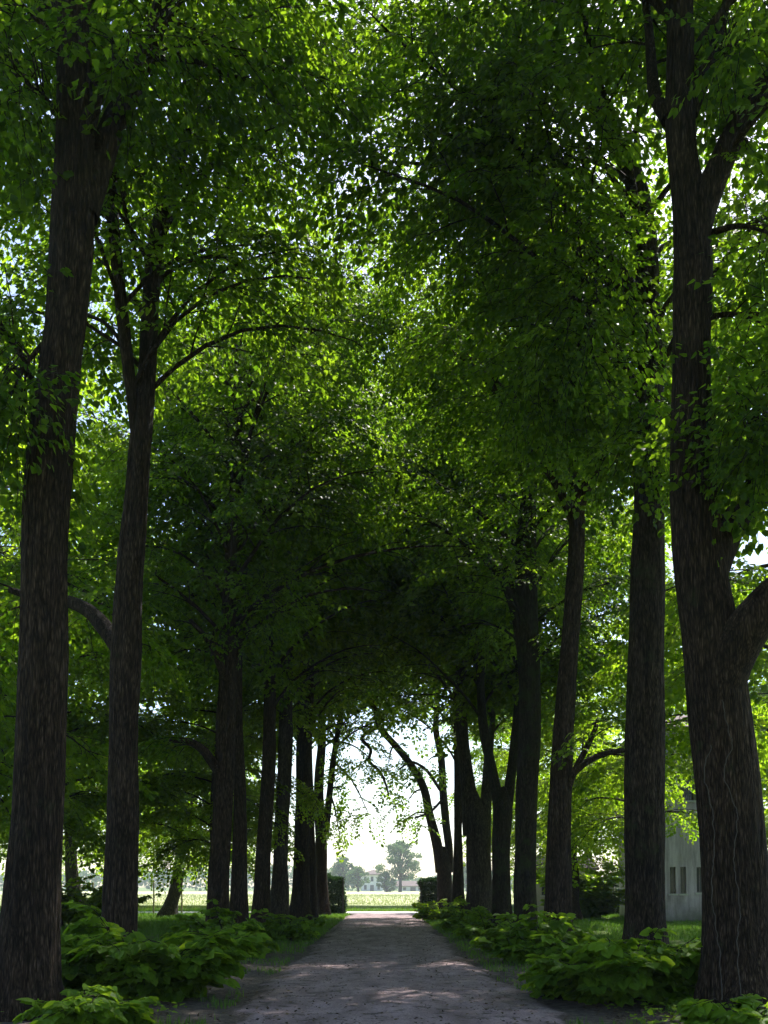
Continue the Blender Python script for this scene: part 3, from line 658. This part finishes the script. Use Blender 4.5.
# ------------------------------------------------------------------ buildings
def house(name, label, cx, cy, w, dp, h, rh, wallm, wins, rot=0, eave=.5, hip=True, chimney=False, door=None, group=None):
    """walls with window openings on the -Y side; wins: (x, z, w, h, shutters)"""
    root = empty(name, (cx, cy, 0), label, 'building', group)
    B = MB(); x0, x1 = -w/2, w/2; t = .3
    xs = sorted({x0, x1, *[v for q in wins for v in (q[0]-q[2]/2, q[0]+q[2]/2)]}); zs = sorted({-.2, h, *[v for q in wins for v in (q[1], q[1]+q[3])]})
    for a, b in zip(xs[:-1], xs[1:]):
        for c, d_ in zip(zs[:-1], zs[1:]):
            mx_, mz = (a+b)/2, (c+d_)/2
            if any(abs(mx_-q[0]) < q[2]/2 and q[1] < mz < q[1]+q[3] for q in wins): continue
            B.add([(a, 0, c), (b, 0, c), (b, 0, d_), (a, 0, d_)], [(0, 1, 2, 3)])
    for q in wins:
        a, b, c, d_ = q[0]-q[2]/2, q[0]+q[2]/2, q[1], q[1]+q[3]
        for v in ([(a,0,c),(a,t,c),(a,t,d_),(a,0,d_)], [(b,0,c),(b,0,d_),(b,t,d_),(b,t,c)], [(a,0,c),(b,0,c),(b,t,c),(a,t,c)], [(a,0,d_),(a,t,d_),(b,t,d_),(b,0,d_)]): B.add(v, [(0,1,2,3)])
    B.add([(x0,0,-.2),(x0,dp,-.2),(x0,dp,h),(x0,0,h)], [(0,3,2,1)]); B.add([(x1,0,-.2),(x1,dp,-.2),(x1,dp,h),(x1,0,h)], [(0,1,2,3)]); B.add([(x0,dp,-.2),(x1,dp,-.2),(x1,dp,h),(x0,dp,h)], [(0,3,2,1)])
    _build(B, 'wall', wallm, root, False)
    Rf = MB(); e = eave; i = min(w, dp)/2 if hip else 0
    a0 = [(x0-e,-e,h),(x1+e,-e,h),(x1+e,dp+e,h),(x0-e,dp+e,h)]
    rd = [(x0+i, dp/2, h+rh), (x1-i, dp/2, h+rh)] if hip else [(x0-e, dp/2, h+rh), (x1+e, dp/2, h+rh)]
    lowv = [(x, y, z-.14) for x, y, z in a0]; V = a0+rd+lowv
    Rf.add(V, [(0,1,5,4),(2,3,4,5),(1,0,6,7),(2,1,7,8),(3,2,8,9),(0,3,9,6),(6,9,8,7)])
    Rf.add(V, [(1,2,5),(3,0,4)])
    rf = _build(Rf, 'roof', M['roof'], root, False)
    if chimney:
        c = MB(); c.box((w*.18, dp*.5-.3, h+rh*.3), (w*.18+.6, dp*.5+.3, h+rh+.7)); c.box((w*.18-.08, dp*.5-.38, h+rh+.7), (w*.18+.68, dp*.5+.38, h+rh+.82)); _build(c, 'chimney', M['plaster2'], rf, False)
    for x, z, ww, hh, sh in wins:
        g = MB(); fw = .05
        g.box((x-ww/2+.002, .12, z+.002), (x-ww/2+fw, .17, z+hh-.002)); g.box((x+ww/2-fw, .12, z+.002), (x+ww/2-.002, .17, z+hh-.002))
        g.box((x-ww/2+fw+.001, .12, z+.002), (x+ww/2-fw-.001, .17, z+fw)); g.box((x-ww/2+fw+.001, .12, z+hh-fw), (x+ww/2-fw-.001, .17, z+hh-.002)); g.box((x-.02, .12, z+fw+.001), (x+.02, .17, z+hh-fw-.001))
        wd = _build(g, 'window', M['shutter'], root, False)
        p = MB(); p.box((x-ww/2+.03, .135, z+.03), (x+ww/2-.03, .15, z+hh-.03)); _build(p, 'pane', M['glass'], wd, False)
        p = MB(); p.box((x-ww/2-.08, -.07, z-.08), (x+ww/2+.08, .1, z-.003)); _build(p, 'sill', M['sill'], wd, False)
        if sh:
            for k in (-1, 1):
                p = MB(); sw = ww*.5; xa = x+k*(ww/2+.02+sw/2)
                p.box((xa-sw/2, -.055, z), (xa+sw/2, -.025, z+hh))
                for q in np.arange(z+.08, z+hh-.06, .12): p.box((xa-sw/2+.05, -.075, q), (xa+sw/2-.05, -.0555, q+.07))
                _build(p, 'shutter', M['shutter'], wd, False)
    if door:
        x, ww, hh = door; p = MB(); p.box((x-ww/2, -.05, -.05), (x+ww/2, -.004, hh)); dr = _build(p, 'door', M['shutter'], root, False)
        p = MB(); p.tube([(x+ww*.35, -.06, 1.05), (x+ww*.35, -.1, 1.05), (x+ww*.35, -.12, 1.05)], [.02, .03, .02], 8); _build(p, 'handle', M['iron'], dr)
    root.rotation_euler = (0, 0, rot)
    return root
house('villa', 'narrow stained lilac grey villa wall with slit windows seen between the two nearest right trunks', 14.65, 45, 4.3, 8, 8.8, 1.3, M['plaster'],
      [(-1.62,1.30,.26,1.2,False),(-1.15,1.30,.26,1.2,False),(-.38,1.35,.34,1.15,False),(-.82,5.5,.42,1.6,True),(1.1,5.5,.42,1.6,False),(1.1,1.35,.5,1.15,False)])
house('garage', 'low beige outbuilding with dark eave half hidden between two right trunks', 10.7, 60, 3.6, 4, 2.75, .75, M['plaster2'], [(-.9,1.1,.6,.7,False)], door=(.9,1.0,2.0), eave=.4, hip=False)
house('farmhouse', 'white two storey farmhouse with low hipped roof far across the field', (372-383)*.300, 300, 6.4, 8, 5.4, 1.5, M['white'],
      [(-2,3.3,.8,1.4,False),(0,3.3,.8,1.4,False),(2,3.3,.8,1.4,False),(-2,.8,.8,1.4,False),(2,.8,.8,1.4,False)], rot=-.1, chimney=True, door=(0,1.1,2.2), eave=.9)
house('barn', 'low barn with brown roof beside the big tree across the field', (413-383)*.295, 295, 9, 7, 1.9, 1.5, M['white'], [(-2.5,.7,.9,.8,False),(2,.7,.9,.8,False)], rot=-.1, eave=.7, hip=False, door=(0,1.6,1.6))
# ------------------------------------------------------------------ ground, path, road, field
def grid_sheet(name, xs, ys, zf, m, label=None):
    X, Y = np.meshgrid(xs, ys); V = np.stack([X, Y, zf(X, Y)], -1).reshape(-1, 3); nx = len(xs)
    i = np.arange(len(ys)-1)[:, None]*nx + np.arange(nx-1)[None]
    f = np.stack([i, i+1, i+nx+1, i+nx], -1).reshape(-1, 4); b = MB(); b.add(V, f)
    o = _build(b, name, m); o['kind'] = 'structure'; return o
def und(X, Y): return (vnoise(X*.5+40, Y*.5+40, 0*X)-.5)*.05 + (vnoise(X*3+90, Y*3+90, 0*X)-.5)*.02
def gz(X, Y):
    near = np.clip((70-Y)/8, 0, 1)*np.clip((60-np.abs(X))/10, 0, 1)*np.clip((Y+25)/8, 0, 1)
    return -.035 + near*(und(X, Y)+.035*np.clip((np.abs(X)-1.8)/1.2, 0, 1))
xs = np.unique(np.r_[-2500, -900, -300, -120, np.arange(-60, -12, 1.5), np.arange(-12, 12, .2), np.arange(12, 60, 1.5), 60, 120, 300, 900, 2500])
ys = np.unique(np.r_[-600, -120, -40, np.arange(-25, 8, 1), np.arange(8, 40, .25), np.arange(40, 72, .6), 90, 150, 300, 600, 1500, 3500])
grid_sheet('ground', xs, ys, gz, M['ground'])
def edge(Y, s): return 2.05 + .3*(Y < 24)*(s > 0)*np.clip((24-Y)/10, 0, 1) + .35*(vnoise(Y*.35+s*30+50, 0*Y, 0*Y)-.5) + .22*(vnoise(Y*1.7+s*30+50, 0*Y, 0*Y)-.5) + .10*(vnoise(Y*6+s*30+50, 0*Y, 0*Y)-.5)
ysp = np.arange(-20, 60.2, .15); tt = np.linspace(-1, 1, 29)
V = []
for y in ysp:
    l, r_ = edge(np.array([y]), -1)[0], edge(np.array([y]), 1)[0]
    x = np.where(tt < 0, tt*l, tt*r_); V.append(np.stack([x, 0*x+y, 0*x], -1))
V = np.array(V); X, Y = V[..., 0], V[..., 1]
V[..., 2] = und(X, Y)*.55 + .03*(1-np.abs(tt)[None]**2) - .018*np.exp(-((np.abs(X)-.95)/.28)**2) + .006
V[:, [0, -1], 2] = gz(X, Y)[:, [0, -1]] - .03; V[:, [1, -2], 2] = gz(X, Y)[:, [1, -2]] + .004
n_ = len(tt); i = np.arange(len(ysp)-1)[:, None]*n_ + np.arange(n_-1)[None]
b = MB(); b.add(V.reshape(-1, 3), np.stack([i, i+1, i+n_+1, i+n_], -1).reshape(-1, 4), 0, (np.minimum((1-np.abs(tt))[None]*2.2, 1)*.75*np.clip(1.25-.0*Y, 0, 1)).ravel()); _build(b, 'path', M['path'])['kind'] = 'structure'
grid_sheet('road', np.linspace(-120, 120, 41), np.linspace(60, 64.6, 6), lambda X, Y: .03+0*X, M['asphalt'])
# crop field: a low bank of standing cereal
ysf = np.unique(np.r_[68.5, 68.6, 69, 70, 75, 85, 100, 130, 180, 240, 287]); xf = np.linspace(-230, 230, 181)
grid_sheet('field', xf, ysf, lambda X, Y: np.where(Y < 68.55, -.05, .34 + .05*(vnoise(X*.6+300, Y*.6, 0*X)-.5)), M['crop_top'])

def blades(name, P, H, Wd, mt, r, lean=.5, base='grass', tone=(.5, .25)):
    k = len(P); a = r.uniform(0, 2*pi, k); d = np.stack([np.cos(a), np.sin(a), 0*a], -1); s = np.stack([-np.sin(a), np.cos(a), 0*a], -1)
    up = np.array([0, 0, 1.0]); ln = (r.random(k)*lean)[:, None]; H = H[:, None]; w = Wd[:, None]
    p1 = P + up*H*.55 + d*H*ln*.3; p2 = P + up*H*(1-.35*ln) + d*H*ln
    v = np.stack([P-s*w, P+s*w, p1+s*w*.7, p1-s*w*.7, p2], 1).reshape(-1, 3)
    o = np.arange(k)[:, None]*5; b = MB(); tn = np.repeat(np.clip(r.normal(*tone, k), 0, 1), 5)
    b.add(v, o+np.array([0, 1, 2, 3]), 0, tn)
    b2 = o+np.array([3, 2, 4]); b.f.append(b2); b.m.append(np.zeros(k, np.int32))
    ob = _build(b, name, mt, None, False); ob['kind'] = 'stuff'; return ob
r = np.random.default_rng(77)
# verge and lawn grass
Pg = []
k = 150000; X = r.uniform(-24, 24, k); Y = 10 + 56*r.random(k)**1.25
ax = np.abs(X); dens = vnoise(X*.7+20, Y*.7, 0*X)*.6 + vnoise(X*2.7+20, Y*2.7, 0*X)*.4
verge = (ax > 2.0) & (ax < 4.0) & (dens > np.where(Y > 18, .43, .62) - np.where(Y > 38, .2, 0))
lawn = (ax > 5.2) & (dens > .38)
row = (ax >= 4.0) & (ax <= 5.2) & (dens > .56)
s = (verge | lawn | row) & (Y < 59.5); X, Y = X[s], Y[s]
# each kept point becomes a tuft
q = 3; X = np.repeat(X, q)+r.normal(0, .035, len(X)*q); Y = np.repeat(Y, q)+r.normal(0, .035, len(Y)*q)
H = r.uniform(.04, .15, len(X))*np.where(Y > 30, 1.5, 1); P = np.stack([X, Y, gz(X, Y)-.005], -1)
tag(blades('grass', P, H, .004+.00013*Y, M['grass'], r), 'short patchy grass along the verges and lawns', 'grass')
k = 16000; X = r.uniform(-30, 30, k); Y = r.uniform(64.6, 68.4, k)
tag(blades('roadside_grass', np.stack([X, Y, 0*X-.03], -1), r.uniform(.12, .3, k), np.full(k, .02), M['grass'], r, tone=(.75, .2)), 'bright strip of grass between the far road and the crop', 'grass')
k = 26000; X = r.uniform(-34, 34, k); Y = 68.45+r.random(k)**2*6
tag(blades('cereal_crop', np.stack([X, Y, 0*X], -1), r.uniform(.36, .52, k), np.full(k, .014), M['crop'], r, .35, tone=(.22, .15)), 'green stems of the cereal crop at the edge of the field', 'crop')
k = 30000; X = r.uniform(-60, 60, k); Y = 72+r.random(k)**1.4*90
tag(blades('cereal_ears', np.stack([X, Y, 0*X+.25], -1), r.uniform(.2, .34, k), np.full(k, .03)*(1+(Y-72)/60), M['crop'], r, .5, tone=(.85, .12)), 'pale ears of the cereal crop covering the field', 'crop')
# fallen leaves and twigs
k = 20000; X = r.normal(0, 1, k); X = np.where(r.random(k) < .25, r.uniform(-2.3, 2.3, k), np.sign(X)*(2.7+np.abs(r.normal(0, .9, k)))); Y = 10.2+40*r.random(k)**1.8
z = np.where(np.abs(X) < 2.0, und(X, Y)*.55+.036, np.maximum(gz(X, Y), -.02)+.012)
b = MB(); leaves(b, np.stack([X, Y, z], -1), np.stack([r.normal(0, 1, k), r.normal(0, 1, k), r.normal(0, .15, k)], -1), np.stack([r.normal(0, .25, k), r.normal(0, .25, k), 1+0*X], -1), r.uniform(.02, .06, k), r.random(k), 'lo')
tag(_build(b, 'fallen_leaves', M['litter'], None, False), 'small dry leaves and bits scattered over the drive and verges', 'leaf litter', None, 'stuff')
# low seedlings among the litter at the bottom right and left
k = 4500; X = np.where(r.random(k) < .6, r.uniform(2.9, 6.2, k), r.uniform(-6, -2.6, k)); Y = 10.5+16*r.random(k)**1.3
s = (vnoise(X*1.3, Y*1.3+9, 0*X) > .52); X, Y = X[s], Y[s]; k = len(X)
b = MB(); leaves(b, np.stack([X, Y, gz(X, Y)+r.uniform(.02, .14, k)], -1), np.stack([r.normal(0, 1, k), r.normal(0, 1, k), r.normal(.1, .3, k)], -1), np.stack([r.normal(0, .3, k), r.normal(0, .3, k), 1+0*X], -1), r.uniform(.04, .10, k), r.uniform(.3, 1, k), 'mid')
tag(_build(b, 'ground_cover', M['leaf_bush'], None, False), 'low leafy ground cover between the trunks', 'ground cover', None, 'stuff')

# creepers on the massive right trunk
root = [o for o in bpy.data.objects if o.name.startswith('avenue_tree') and 'massive dark' in o.get('label', '')][0]
for tr in ([(1000,722,0),(940,718,0),(880,712,0),(830,714,0),(780,706,0),(745,710,0)], [(1000,741,0),(950,737,0),(905,741,0),(860,733,0),(820,737,0),(780,726,0),(740,731,0),(700,722,0)]):
    P = []
    cps = {1000:(741,44),940:(738,35),850:(734,32),760:(726,31),700:(719,30),640:(712,28)}
    ks = sorted(cps)
    for v, u, _ in tr:
        cu = np.interp(v, ks, [cps[a][0] for a in ks]); hw = np.interp(v, ks, [cps[a][1] for a in ks])
        o_ = (u-cu)/hw; p = px(u, v, 13); p[1] = 13 - hw*13/F*math.sqrt(max(.05, 1-o_*o_))*1.0 - .012; p[0] *= p[1]/13; p[2] = EYE+(p[2]-EYE)*p[1]/13; P.append(p)
    P, Rr = smooth(np.array(P), np.full(len(P), .004), 90)
    P[:, 0] += (vnoise(P[:, 2]*5, 0*P[:, 2], 0*P[:, 2])-.5)*.05 + (vnoise(P[:, 2]*17, 0*P[:, 2], 0*P[:, 2])-.5)*.03
    b = MB(); b.tube(P, Rr, 6); b.build('creeper', M['creeper'], root)

# ------------------------------------------------------------------ far things
def far_tree(seed, x, y, H, R, label, z1, n, size, trunk=.3, grp='far trees across the field'):
    r = np.random.default_rng(seed); root = empty('far_tree', (x, y, 0), label, 'tree', grp); T = MB(); C = MB(); W = MB()
    T.tube([(x, y, -.2), (x+.1, y, z1), (x, y, H*.5), (x+.1, y, H*.85)], [trunk*1.3, trunk, trunk*.6, .06], 12); T.build('trunk', M['bark'], root)
    cl = []
    for i in range(n):
        a = r.uniform(0, 2*pi); t = r.random()**.8; zz = z1+(H-z1)*(.08+.92*t); q = R*math.sin(pi*min(1, .2+.74*t))**.8*r.uniform(.25, 1)
        c = np.array([x+math.cos(a)*q, y+math.sin(a)*q, zz]); cl.append((c, r.uniform(.12, .24)*R))
        W.tube(np.array([[x, y, z1+(zz-z1)*.35], [(x*.5+c[0]*.5), (y+c[1])/2, z1+(zz-z1)*.78], c]), [.10, .07, .03], 5)
    W.build('branch', M['bark'], root)
    for c, q in cl:
        m = int(60*q*q)+30; d = norm(r.normal(0, 1, (m, 3)))*(r.random((m, 1))**.4)*q*[1.2, 1.2, .7]
        leaves(C, c+d, r.normal(0, 1, (m, 3)), r.normal(0, .6, (m, 3))+[0, 0, 1], size*r.uniform(.7, 1.3, m), np.clip(r.normal(.5, .25, m), 0, 1), 'lo')
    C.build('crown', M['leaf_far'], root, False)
far_tree(401, (400-383)*.25, 250, 12.6, 6.0, 'big open crowned tree alone across the field in the gateway view', 2.6, 62, .42, .38)
far_tree(402, (343-383)*.27, 270, 9.2, 4.4, 'rounded bluish tree to the left of the white farmhouse', .8, 60, .5)
far_tree(403, (358-383)*.265, 265, 6.8, 3.4, 'smaller rounded tree close to the left wall of the farmhouse', .5, 40, .45)
far_tree(404, (466-383)*.28, 280, 8, 4, 'far tree beside the right hedge', 1, 40, .45)
far_tree(405, (386-383)*.245, 245, 5.2, 2.6, 'low bushy tree touching the big open crowned tree', .3, 36, .42)
# distant wood along the horizon: one mass
r = np.random.default_rng(9); k = 15000; X = r.uniform(-260, 260, k); Y = r.uniform(405, 418, k)
Hh = 3.0 + 5.5*vnoise(X*.03+50, 0*X, 0*X) + 3*vnoise(X*.16+50, 0*X, 0*X)
b = MB(); leaves(b, np.stack([X, Y, Hh*r.random(k)**.6], -1), r.normal(0, 1, (k, 3)), r.normal(0, .5, (k, 3))+[0, -.3, 1], r.uniform(1.0, 2.2, k), np.clip(r.normal(.5, .2, k), 0, 1), 'lo')
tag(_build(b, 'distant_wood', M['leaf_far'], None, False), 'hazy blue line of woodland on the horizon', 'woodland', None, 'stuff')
# overhead wire across the road with its poles
for x, l in ((-34, 'left'), (30, 'right')):
    g = empty('utility_pole', (x, 66.5, 0), 'wooden utility pole carrying the overhead wire, hidden behind the %s trees' % l, 'pole', 'utility poles by the road'); 
    b = MB(); b.tube([(x, 66.5, -.3), (x, 66.5, 3), (x, 66.5, 6.9)], [.14, .12, .09], 12); b.build('pole', M['stake'], g)
    b = MB(); b.box((x-.06, 66.0, 6.35), (x+.06, 67.0, 6.47)); b.build('crossarm', M['stake'], g, False)
t = np.linspace(0, 1, 40); b = MB(); b.tube(np.stack([-34+64*t, 66.4+0*t, 6.5-1.0*(1-(2*t-1)**2)*.9], -1)+0, [.014]*40, 5)
tag(_build(b, 'overhead_wire', M['wire']), 'thin dark overhead wire crossing the bright gateway sky', 'wire')

# ------------------------------------------------------------------ light, sky, haze, camera
SUN_EL, SUN_AZ = rad(54), rad(24)        # azimuth clockwise from +Y
sd = bpy.data.lights.new('sun', 'SUN'); sd.energy = 5.0; sd.angle = rad(.53); sd.color = (1, .955, .88)
so = bpy.data.objects.new('sun', sd); COL.objects.link(so); so.rotation_euler = (pi/2-SUN_EL, 0, pi-SUN_AZ); so.location = (30, 40, 60)
w = bpy.data.worlds.new('World'); SC.world = w; w.use_nodes = True; nt = w.node_tree
bg = nt.nodes['Background']; bg.inputs[1].default_value = .14
sky = nt.nodes.new('ShaderNodeTexSky'); sky.sky_type = 'NISHITA'; sky.sun_disc = False; sky.sun_elevation = SUN_EL; sky.sun_rotation = SUN_AZ
sky.air_density = 1.0; sky.dust_density = 1.3; sky.ozone_density = 1.0
nt.links.new(sky.outputs[0], bg.inputs[0])
HAZE = 0.00045
if HAZE:
    b = MB(); b.box((-262, -30, -1.2), (262, 430, 26)); hz = _build(b, 'haze', [], None, False)
    m = bpy.data.materials.new('air'); m.use_nodes = True; nt = m.node_tree
    for n in list(nt.nodes): nt.nodes.remove(n)
    out = nt.nodes.new('ShaderNodeOutputMaterial'); v = nt.nodes.new('ShaderNodeVolumePrincipled'); v.inputs['Density'].default_value = HAZE
    v.inputs['Color'].default_value = (.78, .87, 1.0, 1); v.inputs['Anisotropy'].default_value = .2; nt.links.new(v.outputs[0], out.inputs['Volume'])
    hz.data.materials.append(m); tag(hz, 'pale summer haze filling the air', 'haze', None, 'stuff')
cd = bpy.data.cameras.new('camera'); co = bpy.data.objects.new('camera', cd); COL.objects.link(co); SC.camera = co
cd.sensor_fit = 'AUTO'; cd.sensor_width = 36; cd.lens = 36*F/1024; cd.shift_y = (V0-512)/1024; cd.shift_x = (384-383)/1024
cd.clip_start = .1; cd.clip_end = 6000; co.location = (0, 0, EYE); co.rotation_euler = (pi/2+PITCH, 0, 0)
SC.view_settings.view_transform = 'Standard'; SC.view_settings.look = 'None'; SC.view_settings.gamma = 1
SC.view_settings.exposure = 1.12
c = SC.cycles; c.use_adaptive_sampling = True; c.adaptive_threshold = .025; c.max_bounces = 9; c.diffuse_bounces = 4; c.glossy_bounces = 2; c.transmission_bounces = 6; c.transparent_max_bounces = 4; c.volume_bounces = 1
c.caustics_reflective = False; c.caustics_refractive = False; c.sample_clamp_indirect = 4; c.use_denoising = True
print('sprays', NL, 'verts', sum(len(me.vertices) for me in bpy.data.meshes))
